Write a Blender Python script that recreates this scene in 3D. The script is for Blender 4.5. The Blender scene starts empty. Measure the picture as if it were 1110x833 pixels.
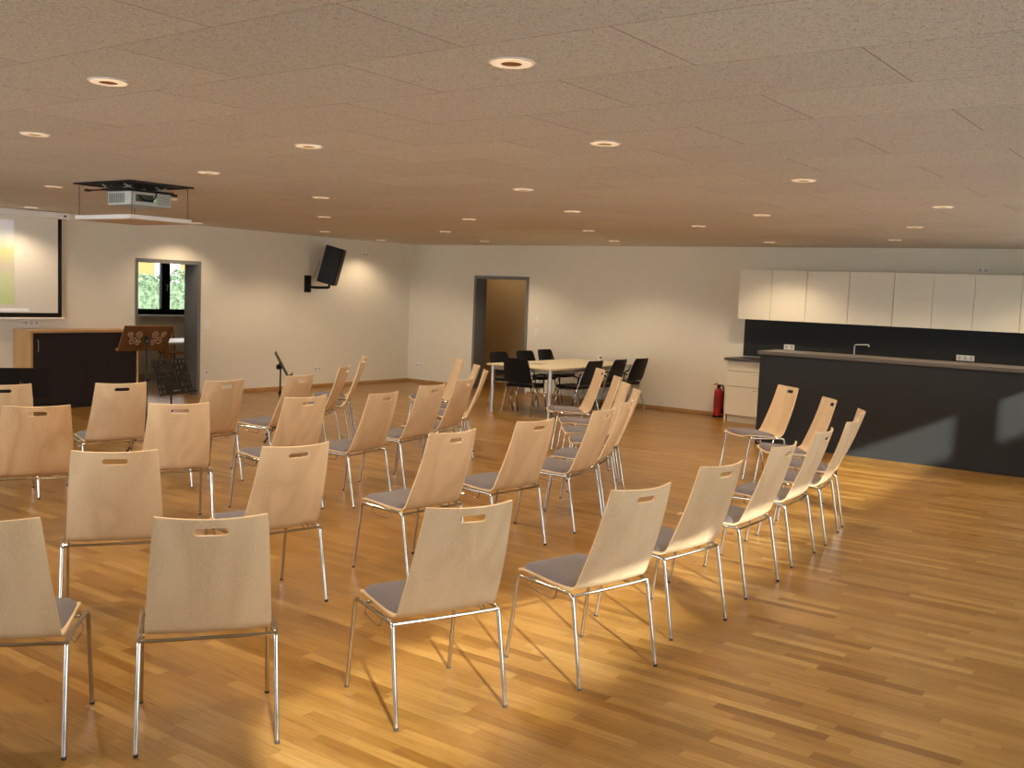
import bpy, bmesh, math, random
from mathutils import Vector, Matrix

random.seed(7)
S = bpy.context.scene
COL = S.collection
PI = math.pi
R = math.radians

# ---------------------------------------------------------------- camera
F_PX, YAW, PITCH, ROLL = 1100.91, 0.63174, 0.09041, 0.04026
CAM = Vector((13.6338, -15.0777, 1.8528))
fw = Vector((-math.sin(YAW) * math.cos(PITCH), math.cos(YAW) * math.cos(PITCH), -math.sin(PITCH)))
r0 = fw.cross(Vector((0, 0, 1))).normalized()
u0 = r0.cross(fw)
cr = math.cos(ROLL) * r0 + math.sin(ROLL) * u0
cu = -math.sin(ROLL) * r0 + math.cos(ROLL) * u0
cd = bpy.data.cameras.new('camera')
cd.sensor_width = 36.0
cd.lens = F_PX / 1110.0 * 36.0
cd.clip_start, cd.clip_end = 0.05, 200
cam = bpy.data.objects.new('camera', cd)
COL.objects.link(cam)
M3 = Matrix((cr, cu, -fw)).transposed()
cam.matrix_world = Matrix.Translation(CAM) @ M3.to_4x4()
S.camera = cam

# ---------------------------------------------------------------- view, world, sun
S.view_settings.view_transform = 'Standard'
S.view_settings.look = 'None'
S.view_settings.gamma = 1.0
S.view_settings.exposure = 0.0
S.view_settings.use_curve_mapping = False
S.cycles.use_denoising = True
S.cycles.max_bounces = 10
S.cycles.diffuse_bounces = 6
S.cycles.sample_clamp_indirect = 6.0
S.cycles.caustics_reflective = False
S.cycles.caustics_refractive = False

SKY = 8.8            # sky brightness
SUN = 15.0            # sun strength
LAMP = 76.0          # power of one ceiling downlight
SUN_AZ, SUN_EL = R(-54.0), R(20.6)
w = bpy.data.worlds.new('sky')
S.world = w
w.use_nodes = True
bg = w.node_tree.nodes['Background']
bg.inputs[0].default_value = (0.95, 0.98, 1.0, 1)
bg.inputs[1].default_value = SKY

sd = bpy.data.lights.new('sun', 'SUN')
sd.energy = SUN
sd.angle = R(0.9)
sd.color = (1.0, 0.93, 0.80)
sun = bpy.data.objects.new('sun', sd)
COL.objects.link(sun)
sdir = Vector((math.sin(SUN_AZ) * math.cos(SUN_EL), math.cos(SUN_AZ) * math.cos(SUN_EL), -math.sin(SUN_EL)))
sun.rotation_euler = sdir.to_track_quat('-Z', 'Y').to_euler()
sun.location = (20, -20, 12)

H = 2.7              # ceiling height

# ---------------------------------------------------------------- node helpers
class NT:
    def __init__(s, name):
        s.m = bpy.data.materials.new(name)
        s.m.use_nodes = True
        s.t = s.m.node_tree
        s.b = s.t.nodes['Principled BSDF']
    def n(s, typ, **kw):
        nd = s.t.nodes.new(typ)
        for k, v in kw.items():
            setattr(nd, k, v)
        return nd
    def put(s, sock, v):
        if hasattr(v, 'is_output') or isinstance(v, bpy.types.NodeSocket):
            s.t.links.new(v, sock)
        else:
            sock.default_value = v
    def math(s, op, a, b=0.0, c=0.0):
        nd = s.n('ShaderNodeMath', operation=op)
        s.put(nd.inputs[0], a); s.put(nd.inputs[1], b); s.put(nd.inputs[2], c)
        return nd.outputs[0]
    def coord(s, which='Object'):
        return s.n('ShaderNodeTexCoord').outputs[which]
    def mapping(s, vec, scale=(1, 1, 1), loc=(0, 0, 0)):
        nd = s.n('ShaderNodeMapping')
        s.put(nd.inputs['Vector'], vec)
        nd.inputs['Scale'].default_value = scale
        nd.inputs['Location'].default_value = loc
        return nd.outputs[0]
    def noise(s, vec, scale, detail=3, rough=.55, dist=0.0):
        nd = s.n('ShaderNodeTexNoise')
        s.put(nd.inputs['Vector'], vec)
        nd.inputs['Scale'].default_value = scale
        nd.inputs['Detail'].default_value = detail
        nd.inputs['Roughness'].default_value = rough
        nd.inputs['Distortion'].default_value = dist
        return nd.outputs[0]
    def ramp(s, fac, stops):
        nd = s.n('ShaderNodeValToRGB')
        s.put(nd.inputs[0], fac)
        e = nd.color_ramp.elements
        while len(e) < len(stops):
            e.new(0.5)
        for el, (p, c) in zip(e, stops):
            el.position = p
            el.color = (*c, 1) if len(c) == 3 else c
        return nd.outputs[0]
    def mix(s, fac, a, b, blend='MIX'):
        nd = s.n('ShaderNodeMix', data_type='RGBA', blend_type=blend)
        s.put(nd.inputs[0], fac)
        for sock, v in ((nd.inputs[6], a), (nd.inputs[7], b)):
            if isinstance(v, tuple) and len(v) == 3:
                v = (*v, 1)
            s.put(sock, v)
        return nd.outputs[2]
    def bump(s, h, strength=.2, dist=.01):
        nd = s.n('ShaderNodeBump')
        nd.inputs['Strength'].default_value = strength
        nd.inputs['Distance'].default_value = dist
        s.put(nd.inputs['Height'], h)
        s.t.links.new(nd.outputs[0], s.b.inputs['Normal'])
    def set(s, **kw):
        for k, v in kw.items():
            k = k.replace('_', ' ')
            if isinstance(v, tuple) and len(v) == 3:
                v = (*v, 1)
            s.put(s.b.inputs[k], v)
        return s.m

MATS = {}
def plain(name, col, rough=.5, metal=0.0, vary=.06, scale=30, spec=.5, bump=0.0):
    """solid colour with a faint mottling"""
    if name in MATS:
        return MATS[name]
    n = NT(name)
    nz = n.noise(n.coord(), scale, 3)
    d = tuple(c * (1 - vary) for c in col)
    l = tuple(min(1, c * (1 + vary)) for c in col)
    c = n.ramp(nz, [(0.3, d), (0.7, l)])
    m = n.set(Base_Color=c, Roughness=rough, Metallic=metal, Specular_IOR_Level=spec)
    if bump:
        n.bump(nz, bump, .002)
    MATS[name] = m
    return m

def emission(name, col, strength):
    n = NT(name)
    m = n.set(Base_Color=col, Emission_Color=col, Emission_Strength=strength, Roughness=.6)
    m.cycles.emission_sampling = 'NONE'
    return m

def mat_floor():
    n = NT('oak_parquet')
    sx = n.n('ShaderNodeSeparateXYZ')
    n.put(sx.inputs[0], n.coord())
    X, Y = sx.outputs[0], sx.outputs[1]
    W, L = 0.068, 0.52
    row_f = n.math('DIVIDE', Y, W)
    row = n.math('FLOOR', row_f)
    wn = n.n('ShaderNodeTexWhiteNoise', noise_dimensions='1D')
    n.put(wn.inputs['W'], row)
    col_f = n.math('ADD', n.math('DIVIDE', X, L), n.math('MULTIPLY', wn.outputs[0], 7.0))
    colm = n.math('FLOOR', col_f)
    cmb = n.n('ShaderNodeCombineXYZ')
    n.put(cmb.inputs[0], row); n.put(cmb.inputs[1], colm)
    wn2 = n.n('ShaderNodeTexWhiteNoise', noise_dimensions='3D')
    n.put(wn2.inputs['Vector'], cmb.outputs[0])
    tone = n.ramp(wn2.outputs[0], [(0.0, (.185, .085, .016)), (0.10, (.255, .127, .025)), (0.5, (.292, .155, .038)), (0.9, (.342, .19, .05)), (1.0, (.40, .238, .074))])
    # grain drawn out along the strip, shifted for each strip
    off = n.n('ShaderNodeVectorMath', operation='ADD')
    mp = n.mapping(n.coord(), (3.0, 46.0, 1.0))
    n.put(off.inputs[0], mp)
    n.put(off.inputs[1], n.math('MULTIPLY', wn2.outputs[0], 40.0))
    g = n.noise(off.outputs[0], 1.0, 5, .6, .6)
    grain = n.ramp(g, [(0.25, (.66, .60, .50)), (0.52, (1, 1, 1)), (0.8, (1.16, 1.13, 1.06))])
    c = n.mix(1.0, tone, grain, 'MULTIPLY')
    # thin joints
    fy = n.math('FRACT', row_f)
    fx = n.math('FRACT', col_f)
    ey = n.math('MINIMUM', fy, n.math('SUBTRACT', 1.0, fy))
    ex = n.math('MULTIPLY', n.math('MINIMUM', fx, n.math('SUBTRACT', 1.0, fx)), L / W)
    e = n.math('MINIMUM', ex, ey)
    j = n.math('LESS_THAN', e, 0.014)
    c = n.mix(n.math('MULTIPLY', j, .45), c, (.13, .05, .014))
    rg = n.math('MULTIPLY_ADD', g, .12, .24)
    n.bump(n.math('SUBTRACT', g, n.math('MULTIPLY', j, .5)), .03, .002)
    return n.set(Base_Color=c, Roughness=rg, Specular_IOR_Level=.36)

def mat_ceiling():
    n = NT('wood_wool_panels')
    sx = n.n('ShaderNodeSeparateXYZ')
    n.put(sx.inputs[0], n.coord())
    X, Y = sx.outputs[0], sx.outputs[1]
    W, L = 0.605, 1.2
    rf = n.math('DIVIDE', n.math('ADD', Y, 12.87), W)
    row = n.math('FLOOR', rf)
    half = n.math('MULTIPLY', n.math('ABSOLUTE', n.math('MODULO', row, 2.0)), .5)
    cf = n.math('ADD', n.math('DIVIDE', n.math('SUBTRACT', X, .50), L), half)
    fy, fx = n.math('FRACT', rf), n.math('FRACT', cf)
    ey = n.math('MULTIPLY', n.math('MINIMUM', fy, n.math('SUBTRACT', 1.0, fy)), W)
    ex = n.math('MULTIPLY', n.math('MINIMUM', fx, n.math('SUBTRACT', 1.0, fx)), L)
    jx = n.math('LESS_THAN', ex, .0026)
    jy = n.math('LESS_THAN', ey, .0022)
    brk = n.noise(n.coord(), 5.0, 2)
    jy = n.math('MULTIPLY', jy, n.math('MULTIPLY', brk, 1.2))
    j = n.math('MAXIMUM', n.math('MULTIPLY', jx, .8), jy)
    # fibres: two crossed noises with dark pits between the strands
    f1 = n.noise(n.mapping(n.coord(), (58, 150, 58)), 1.0, 3, .6, 1.5)
    f2 = n.noise(n.mapping(n.coord(), (150, 66, 58), (3, 1, 0)), 1.0, 3, .6, 1.5)
    f = n.math('MINIMUM', f1, f2)
    c = n.ramp(f, [(0.27, (.10, .09, .075)), (0.39, (.62, .595, .55)), (0.5, (.76, .74, .70)), (0.75, (.82, .80, .76))])
    cmb = n.n('ShaderNodeCombineXYZ')
    n.put(cmb.inputs[0], row); n.put(cmb.inputs[1], n.math('FLOOR', cf))
    wn = n.n('ShaderNodeTexWhiteNoise', noise_dimensions='3D')
    n.put(wn.inputs['Vector'], cmb.outputs[0])
    c = n.mix(1.0, c, n.ramp(wn.outputs[0], [(0, (.95, .95, .95)), (1, (1.03, 1.03, 1.03))]), 'MULTIPLY')
    c = n.mix(j, c, (.22, .17, .12))
    n.bump(f, .35, .006)
    return n.set(Base_Color=c, Roughness=.95, Specular_IOR_Level=.1)

def mat_beech(name, base, dark, per_object=True):
    n = NT(name)
    co = n.coord()
    oi = n.n('ShaderNodeObjectInfo').outputs['Random']
    off = n.n('ShaderNodeVectorMath', operation='ADD')
    n.put(off.inputs[0], n.mapping(co, (7.0, 7.0, 1.1)))
    n.put(off.inputs[1], n.math('MULTIPLY', oi, 30.0))
    big = n.noise(off.outputs[0], .55, 2, .5, .4)
    rings = n.math('PINGPONG', n.math('MULTIPLY', big, 7.0), 1.0)
    fine = n.noise(n.mapping(off.outputs[0], (26, 26, 3)), 1.0, 4, .6)
    fac = n.math('ADD', n.math('MULTIPLY', rings, .32), n.math('MULTIPLY', fine, .68))
    c = n.ramp(fac, [(0.2, dark), (0.62, base), (0.9, tuple(min(1, v * 1.06) for v in base))])
    tint = n.ramp(oi, [(0.0, (.93, .90, .86)), (0.5, (1, 1, 1)), (1.0, (1.05, 1.04, 1.02))])
    c = n.mix(1.0, c, tint, 'MULTIPLY')
    return n.set(Base_Color=c, Roughness=.38, Specular_IOR_Level=.45)

def mat_fabric(name, a, b, scale=420):
    n = NT(name)
    f = n.noise(n.coord(), scale, 2)
    c = n.ramp(f, [(0.35, a), (0.65, b)])
    n.bump(f, .25, .001)
    return n.set(Base_Color=c, Roughness=.95, Specular_IOR_Level=.15, Sheen_Weight=.15)

def mat_glass():
    m = bpy.data.materials.new('window_glass')
    m.use_nodes = True
    t = m.node_tree
    t.nodes.clear()
    o = t.nodes.new('ShaderNodeOutputMaterial')
    mx = t.nodes.new('ShaderNodeMixShader')
    tr = t.nodes.new('ShaderNodeBsdfTransparent')
    gl = t.nodes.new('ShaderNodeBsdfGlossy')
    fr = t.nodes.new('ShaderNodeFresnel')
    nz = t.nodes.new('ShaderNodeTexNoise')
    rp = t.nodes.new('ShaderNodeValToRGB')
    fr.inputs[0].default_value = 1.35
    gl.inputs['Roughness'].default_value = .02
    rp.color_ramp.elements[0].color = (.93, .96, .95, 1)
    rp.color_ramp.elements[1].color = (.97, .98, .97, 1)
    t.links.new(nz.outputs[0], rp.inputs[0])
    t.links.new(rp.outputs[0], tr.inputs[0])
    t.links.new(fr.outputs[0], mx.inputs[0])
    t.links.new(tr.outputs[0], mx.inputs[1])
    t.links.new(gl.outputs[0], mx.inputs[2])
    t.links.new(mx.outputs[0], o.inputs[0])
    return m

FLOOR, CEIL = mat_floor(), mat_ceiling()
BEECH = mat_beech('beech_plywood', (.71, .548, .368), (.575, .42, .26))
BEECH_RED = mat_beech('reddish_beech_plywood', (.64, .43, .25), (.48, .28, .145))
BEECH_EDGE = plain('plywood_edge', (.74, .56, .36), .5, vary=.2, scale=300)
OAKTRIM = mat_beech('oak_trim', (.48, .27, .11), (.38, .20, .075))
BOARD = mat_beech('beech_board', (.62, .38, .17), (.52, .30, .12))
WALNUT = mat_beech('brown_stained_wood', (.115, .046, .016), (.07, .026, .009))
PINE = mat_beech('honey_pine', (.42, .19, .06), (.32, .13, .04))
CHROME = plain('chrome', (.52, .51, .50), .09, 1.0, vary=.02)
SATIN = plain('satin_steel', (.62, .62, .62), .3, 1.0, vary=.03)
WHITE = plain('white_wall_paint', (.80, .775, .685), .9, vary=.012, scale=6, spec=.2)
CABWHITE = plain('cream_cabinet_front', (.85, .81, .68), .42, vary=.01)
PLASTIC = plain('white_plastic', (.86, .86, .86), .4, vary=.02)
GREYFRAME = plain('grey_steel_frame', (.17, .178, .185), .5, vary=.04)
SEATGREY = mat_fabric('grey_mauve_fabric', (.122, .110, .122), (.170, .154, .170))
BLACK = plain('black_plastic', (.008, .008, .009), .5, vary=.15, spec=.25)
BLACKFAB = mat_fabric('black_mesh_fabric', (.006, .006, .007), (.014, .014, .016))
RUBBER = plain('dark_rubber', (.03, .028, .026), .7)
ANTHRA = plain('anthracite_laminate', (.031, .033, .036), .5, vary=.05, spec=.12)
DARKDOOR = plain('dark_brown_laminate', (.028, .022, .025), .5, vary=.05, spec=.15)
STONE = plain('grey_brown_worktop', (.105, .09, .078), .5, vary=.12, scale=90)
RED = plain('red_enamel', (.50, .012, .012), .3, vary=.05)
DARKFRAME = plain('dark_window_frame', (.006, .006, .006), .6, spec=.1)
GLASS = mat_glass()
SCREENW = plain('white_screen_cloth', (.80, .79, .74), .8, vary=.005)
TABLETOP = plain('pale_table_laminate', (.70, .62, .44), .35, vary=.03)
REFLECTORGLOW = emission('painted_reflector_glow', (1.0, .80, .55), .5)  # glow painted on the downlight reflector in place of mirrored lamp light

# ---------------------------------------------------------------- mesh helpers
class MB:
    def __init__(s):
        s.v, s.f, s.sm = [], [], []
    def add(s, vs, fs, smooth=False):
        o = len(s.v)
        s.v += [tuple(v) for v in vs]
        s.f += [tuple(i + o for i in f) for f in fs]
        s.sm += [smooth] * len(fs)
        return s
    def box(s, x0, x1, y0, y1, z0, z1, m=None):
        vs = [Vector((x, y, z)) for z in (z0, z1) for y in (y0, y1) for x in (x0, x1)]
        if m is not None:
            vs = [m @ v for v in vs]
        return s.add(vs, [(0, 2, 3, 1), (4, 5, 7, 6), (0, 1, 5, 4), (2, 6, 7, 3), (0, 4, 6, 2), (1, 3, 7, 5)])
    def tube(s, pts, r, n=8, cap=True):
        pts = [Vector(p) for p in pts]
        rs = r if isinstance(r, (list, tuple)) else [r] * len(pts)
        rings = []
        up = None
        for i, p in enumerate(pts):
            a = (pts[i] - pts[i - 1]).normalized() if i > 0 else None
            b = (pts[i + 1] - pts[i]).normalized() if i < len(pts) - 1 else None
            t = (a + b).normalized() if a is not None and b is not None and (a + b).length > 1e-6 else (a if a is not None else b)
            if up is None:
                up = t.orthogonal().normalized()
            else:
                up = (up - t * up.dot(t)).normalized()
            sd_ = t.cross(up)
            k = 1.0
            if a is not None and b is not None:
                k = 1.0 / max(.5, math.sqrt((1 + a.dot(b)) / 2))
            rings.append([p + (up * math.cos(2 * PI * j / n) + sd_ * math.sin(2 * PI * j / n)) * rs[i] * (k if k < 1.2 else 1.2) for j in range(n)])
        vs = [v for g in rings for v in g]
        fs = []
        for i in range(len(pts) - 1):
            for j in range(n):
                k = (j + 1) % n
                fs.append((i * n + j, i * n + k, (i + 1) * n + k, (i + 1) * n + j))
        s.add(vs, fs, True)
        if cap:
            o = len(s.v) - len(vs)
            s.f.append(tuple(o + j for j in reversed(range(n)))); s.sm.append(False)
            s.f.append(tuple(o + (len(pts) - 1) * n + j for j in range(n))); s.sm.append(False)
        return s
    def lathe(s, prof, n=24, c=(0, 0, 0), m=None, smooth=True):
        vs, fs = [], []
        for r_, z in prof:
            for j in range(n):
                a = 2 * PI * j / n
                v = Vector((r_ * math.cos(a), r_ * math.sin(a), z))
                if m is not None:
                    v = m @ v
                vs.append(v + Vector(c))
        for i in range(len(prof) - 1):
            for j in range(n):
                k = (j + 1) % n
                fs.append((i * n + j, i * n + k, (i + 1) * n + k, (i + 1) * n + j))
        fs.append(tuple(reversed(range(n))))
        fs.append(tuple((len(prof) - 1) * n + j for j in range(n)))
        return s.add(vs, fs, smooth)
    def prism(s, outline, h0, h1, m=None):
        """outline: 2-D points, counter-clockwise, extruded along local z"""
        n = len(outline)
        vs = [Vector((x, y, h0)) for x, y in outline] + [Vector((x, y, h1)) for x, y in outline]
        if m is not None:
            vs = [m @ v for v in vs]
        fs = [tuple(reversed(range(n))), tuple(range(n, 2 * n))] + [(i, (i + 1) % n, n + (i + 1) % n, n + i) for i in range(n)]
        return s.add(vs, fs)
    def mesh(s, name, mat):
        me = bpy.data.meshes.new(name)
        me.from_pydata(s.v, [], s.f)
        me.polygons.foreach_set('use_smooth', s.sm)
        if mat is not None:
            me.materials.append(mat)
        me.update()
        return me
    def build(s, name, mat, parent=None, bevel=0.0, loc=None, rotz=0.0):
        me = s.mesh(name, mat)
        bm = bmesh.new(); bm.from_mesh(me)
        bmesh.ops.recalc_face_normals(bm, faces=bm.faces)
        if bevel:
            ed = [e for e in bm.edges if len(e.link_faces) == 2 and e.calc_face_angle(0) > .7]
            bmesh.ops.bevel(bm, geom=ed, offset=bevel, segments=2, profile=.5, affect='EDGES', clamp_overlap=True)
        for e in bm.edges:
            if len(e.link_faces) == 2 and e.calc_face_angle(0) > .75:
                e.smooth = False
        bm.to_mesh(me); bm.free()
        return link(name, me, parent, loc, rotz)

def link(name, me, parent=None, loc=None, rotz=0.0):
    o = bpy.data.objects.new(name, me)
    COL.objects.link(o)
    if parent is not None:
        o.parent = parent
    if loc is not None:
        o.location = loc
    o.rotation_euler = (0, 0, rotz)
    return o

def fillet(pts, rad, k=4):
    pts = [Vector(p) for p in pts]
    out = [pts[0]]
    for i in range(1, len(pts) - 1):
        a, b, c = pts[i - 1], pts[i], pts[i + 1]
        d = min(rad, (a - b).length * .45, (c - b).length * .45)
        p, q = b + (a - b).normalized() * d, b + (c - b).normalized() * d
        for j in range(k + 1):
            t = j / k
            out.append((1 - t) ** 2 * p + 2 * t * (1 - t) * b + t * t * q)
    out.append(pts[-1])
    return out

def tag(o, label, cat, group=None, kind=None):
    o['label'] = label
    o['category'] = cat
    if group:
        o['group'] = group
    if kind:
        o['kind'] = kind
    return o

def thing(name, label, cat, loc=(0, 0, 0), rotz=0.0, group=None):
    o = bpy.data.objects.new(name, None)
    o.empty_display_size = .1
    COL.objects.link(o)
    o.location = loc
    o.rotation_euler = (0, 0, rotz)
    return tag(o, label, cat, group)

def struct(o):
    o['kind'] = 'structure'
    return o

def dup(root, loc, rotz, label, group=None):
    r = root.copy(); COL.objects.link(r)
    r.location = loc; r.rotation_euler = (0, 0, rotz)
    r['label'] = label
    if group:
        r['group'] = group
    for ch in list(root.children):
        if ch.type == 'LIGHT':
            continue
        c = ch.copy(); COL.objects.link(c); c.parent = r
        for g in ch.children:
            d = g.copy(); COL.objects.link(d); d.parent = c
    return r

# ---------------------------------------------------------------- the room shell
XR, YF = 16.2, -17.0
def slab(z0, z1):
    wx = lambda y: 14.6 + .17 - .073 * (y + 5.4)
    return MB().prism([(-4.2, YF - .3), (wx(YF - .3), YF - .3), (wx(2.2), 2.2), (-4.2, 2.2)], z0, z1)
b = slab(-.12, 0)
struct(b.build('floor', FLOOR))
b = slab(H, H + .25)
struct(b.build('ceiling', CEIL))
b = MB(); b.box(-60, 60, -70, 60, -.4, -.13)
struct(b.build('ground', plain('pale_bounce_ground', (.62, .62, .62), .95, vary=.1, scale=2)))  # unseen ground made pale to bounce daylight up to the ceiling

# left wall, with the doorway to the side room
DY0, DY1, DZ = -6.09, -4.98, 2.10
TL_ = .32
b = MB()
b.box(-TL_, 0, YF, DY0, 0, H); b.box(-TL_, 0, DY1, .3, 0, H); b.box(-TL_, 0, DY0, DY1, DZ, H)
struct(b.build('wall_left', WHITE))
# back wall with the doorway to the corridor
BX0, BX1 = 1.66, 2.86
b = MB()
b.box(0, BX0, 0, .3, 0, H); b.box(BX1, XR, 0, .3, 0, H); b.box(BX0, BX1, 0, .3, DZ, H)
struct(b.build('wall_back', WHITE))
# right wall: long glazing; an added, unseen pale wall outside cuts the low sun to a narrow band
RA = math.atan(.073)
rw_o = Vector((14.6, -5.4, 0))
ZB, ZT = .12, 2.43
spans = [(-10.75, -7.25), (-7.02, -3.75), (-3.52, .16), (.39, 4.2)]     # distances along the wall
b = MB()
b.box(0, .16, -12.5, 6.2, 0, ZB); b.box(0, .16, -12.5, 6.2, ZT, H)
edges = [-12.5] + [v for s_ in spans for v in s_] + [6.2]
for i in range(0, len(edges), 2):
    b.box(0, .16, edges[i], edges[i + 1], ZB, ZT)
struct(b.build('wall_right', WHITE, loc=rw_o, rotz=RA))
b = MB(); b.box(3.16, 3.36, -19, 9, -.2, 1.87 + .492 * 3.16)
struct(b.build('wall_sun_blocker', plain('sun_blocker_render', (.78, .78, .77), .9, vary=.02), loc=rw_o, rotz=RA))
wn_i = 0
def window_unit(n_, o_loc, rz, y0, y1, z0, z1, fr=.05, dep=(.05, .11), mull=()):
    """window in the plane x=const: frame mesh with a glass pane as its part"""
    b_ = MB()
    b_.box(dep[0], dep[1], y0, y1, z0, z0 + fr); b_.box(dep[0], dep[1], y0, y1, z1 - fr, z1)
    b_.box(dep[0], dep[1], y0, y0 + fr, z0 + fr, z1 - fr); b_.box(dep[0], dep[1], y1 - fr, y1, z0 + fr, z1 - fr)
    for m_ in mull:
        b_.box(dep[0], dep[1], m_ - fr * .9, m_ + fr * .9, z0 + fr, z1 - fr)
    fo = struct(b_.build('window_%d' % n_, DARKFRAME, loc=o_loc, rotz=rz))
    g_ = MB(); xm = (dep[0] + dep[1]) / 2
    g_.box(xm - .004, xm + .004, y0 + fr * .5, y1 - fr * .5, z0 + fr * .5, z1 - fr * .5)
    g_.build('pane', GLASS, fo)
    return fo
for s_ in spans:
    wn_i += 1
    window_unit(wn_i, rw_o, RA, s_[0], s_[1], ZB - .02, ZT + .02, .022)
# front wall behind the camera, mostly glass
b = MB()
FWIN = [(.6, 3.9), (4.2, 7.5), (7.8, 9.4)]
FZ0, FZ1 = .06, 2.6
b.box(-TL_, XR, YF - .3, YF, 0, FZ0); b.box(-TL_, XR, YF - .3, YF, FZ1, H)
xs = [-TL_] + [v for s_ in FWIN for v in s_] + [XR]
for i in range(0, len(xs), 2):
    b.box(xs[i], xs[i + 1], YF - .3, YF, FZ0, FZ1)
struct(b.build('wall_front', WHITE))
for s_ in FWIN:
    wn_i += 1
    window_unit(wn_i, (0, YF - .05, 0), -PI / 2, s_[0], s_[1], FZ0, FZ1, .06, (.02, .09), ((s_[0] + s_[1]) / 2,))
for i_, (x0, x1, y0, y1, nm) in enumerate([(0, .014, YF, DY0 - .07, 'left'), (0, .014, DY1 + .07, 0, 'left'), (0, BX0 - .07, -.014, 0, 'back'), (BX1 + .07, 7.1, -.014, 0, 'back')]):
    b = MB(); b.box(x0, x1, y0, y1, 0, .055)
    struct(b.build('baseboard_' + nm, OAKTRIM, bevel=.003))
# steel door frames with their lining through the wall
b = MB()
for x0, x1 in ((-TL_ - .012, -TL_), (0, .012)):
    b.box(x0, x1, DY0 - .022, DY0 + .022, 0, DZ + .035); b.box(x0, x1, DY1 - .022, DY1 + .035, 0, DZ + .035); b.box(x0, x1, DY0 + .022, DY1 - .022, DZ - .022, DZ + .035)
b.box(-TL_, 0, DY0, DY0 + .022, 0, DZ); b.box(-TL_, 0, DY1 - .022, DY1, 0, DZ); b.box(-TL_, 0, DY0 + .022, DY1 - .022, DZ - .022, DZ)
struct(b.build('door_1', GREYFRAME))
b = MB()
for y0, y1 in ((-.012, 0), (.3, .312)):
    b.box(BX0 - .03, BX0 + .022, y0, y1, 0, DZ + .035); b.box(BX1 - .022, BX1 + .035, y0, y1, 0, DZ + .035); b.box(BX0 + .022, BX1 - .022, y0, y1, DZ - .022, DZ + .035)
b.box(BX0, BX0 + .022, 0, .3, 0, DZ); b.box(BX1 - .022, BX1, 0, .3, 0, DZ); b.box(BX0 + .022, BX1 - .022, 0, .3, DZ - .022, DZ)
struct(b.build('door_2', GREYFRAME))
# side room behind the left doorway
AX = -3.6
WY0, WY1, WZ0, WZ1 = -3.86, -2.1, 1.14, 2.28
b = MB()
b.box(AX - .3, AX, -8.2, WY0, 0, H); b.box(AX - .3, AX, WY1, .3, 0, H); b.box(AX - .3, AX, WY0, WY1, 0, WZ0); b.box(AX - .3, AX, WY0, WY1, WZ1, H)
b.box(AX, -TL_, -8.3, -8.2, 0, H); b.box(AX, -TL_, .2, .3, 0, H)
struct(b.build('wall_side_room', plain('side_room_paint', (.66, .58, .47), .9, vary=.01, scale=5)))
wn_i += 1
sw = window_unit(wn_i, (AX - .3, 0, 0), 0, WY0, WY1, WZ0, WZ1, .105, (.16, .24), (-3.03,))
b = MB(); b.tube(fillet([(.24, -3.03, 1.72), (.285, -3.03, 1.72), (.285, -3.03, 1.60)], .02), .009)
b.build('window_handle', SATIN, sw)
b = MB(); b.box(AX - .06, AX + .12, WY0 - .05, WY1 + .05, WZ0 - .03, WZ0)
struct(b.build('trim_1', PLASTIC, bevel=.004))
# corridor behind the back doorway
b = MB(); b.box(-.3, 5.2, 1.75, 1.9, 0, H); b.box(5.1, 5.2, .3, 1.75, 0, H); b.box(-.3, -.2, .3, 1.75, 0, H)
struct(b.build('wall_corridor', plain('corridor_paint', (.50, .38, .22), .9, vary=.01, scale=5)))

# daylight portals in the real openings guide sampling of the sky
def portal(loc, rot, sx_, sy_):
    ld = bpy.data.lights.new('daylight_portal', 'AREA')
    ld.shape = 'RECTANGLE'; ld.size = sx_; ld.size_y = sy_
    ld.cycles.is_portal = True
    o = bpy.data.objects.new('daylight_portal', ld); COL.objects.link(o)
    o.location = loc; o.rotation_euler = rot
for s_ in FWIN:
    portal(((s_[0] + s_[1]) / 2, YF - .28, (FZ0 + FZ1) / 2), (PI / 2, 0, 0), s_[1] - s_[0], FZ1 - FZ0)
for s_ in spans:
    c_ = rw_o + Matrix.Rotation(RA, 3, 'Z') @ Vector((.15, (s_[0] + s_[1]) / 2, (ZB + ZT) / 2))
    portal(c_, (PI / 2, 0, PI / 2 + RA), s_[1] - s_[0], ZT - ZB)
portal((AX - .28, (WY0 + WY1) / 2, (WZ0 + WZ1) / 2), (PI / 2, 0, -PI / 2), WY1 - WY0, WZ1 - WZ0)

# ---------------------------------------------------------------- stacking chair
P_TOP, P_BEND = Vector((-.365, .965)), Vector((-.213, .505))
prof = []
for i in range(15):
    t = i / 14
    p = P_TOP.lerp(P_BEND, t)
    p.x -= .012 * math.sin(PI * t)           # slight bow of the back
    prof.append((p.x, p.y))
q0, q1, q2 = Vector((-.213, .505)), Vector((-.193, .443)), Vector((-.12, .447))
for i in range(1, 8):
    t = i / 7
    p = (1 - t) ** 2 * q0 + 2 * t * (1 - t) * q1 + t * t * q2
    prof.append((p.x, p.y))
for y, z in ((-.05, .450), (.03, .455), (.11, .461), (.17, .464), (.21, .462), (.235, .455), (.247, .444)):
    prof.append((y, z))
def half_w(i):
    y, z = prof[i]
    if i < 15:
        return .207 + (.241 - .207) * (i / 14) ** .9
    t = (y + .213) / .46
    return .241 - .012 * t - (.02 if y > .24 else (.008 if y > .23 else 0))
US = [-1, -.96, -.85, -.65, -.45, -.29, -.26, -.1, .1, .26, .29, .45, .65, .85, .96, 1]
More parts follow.
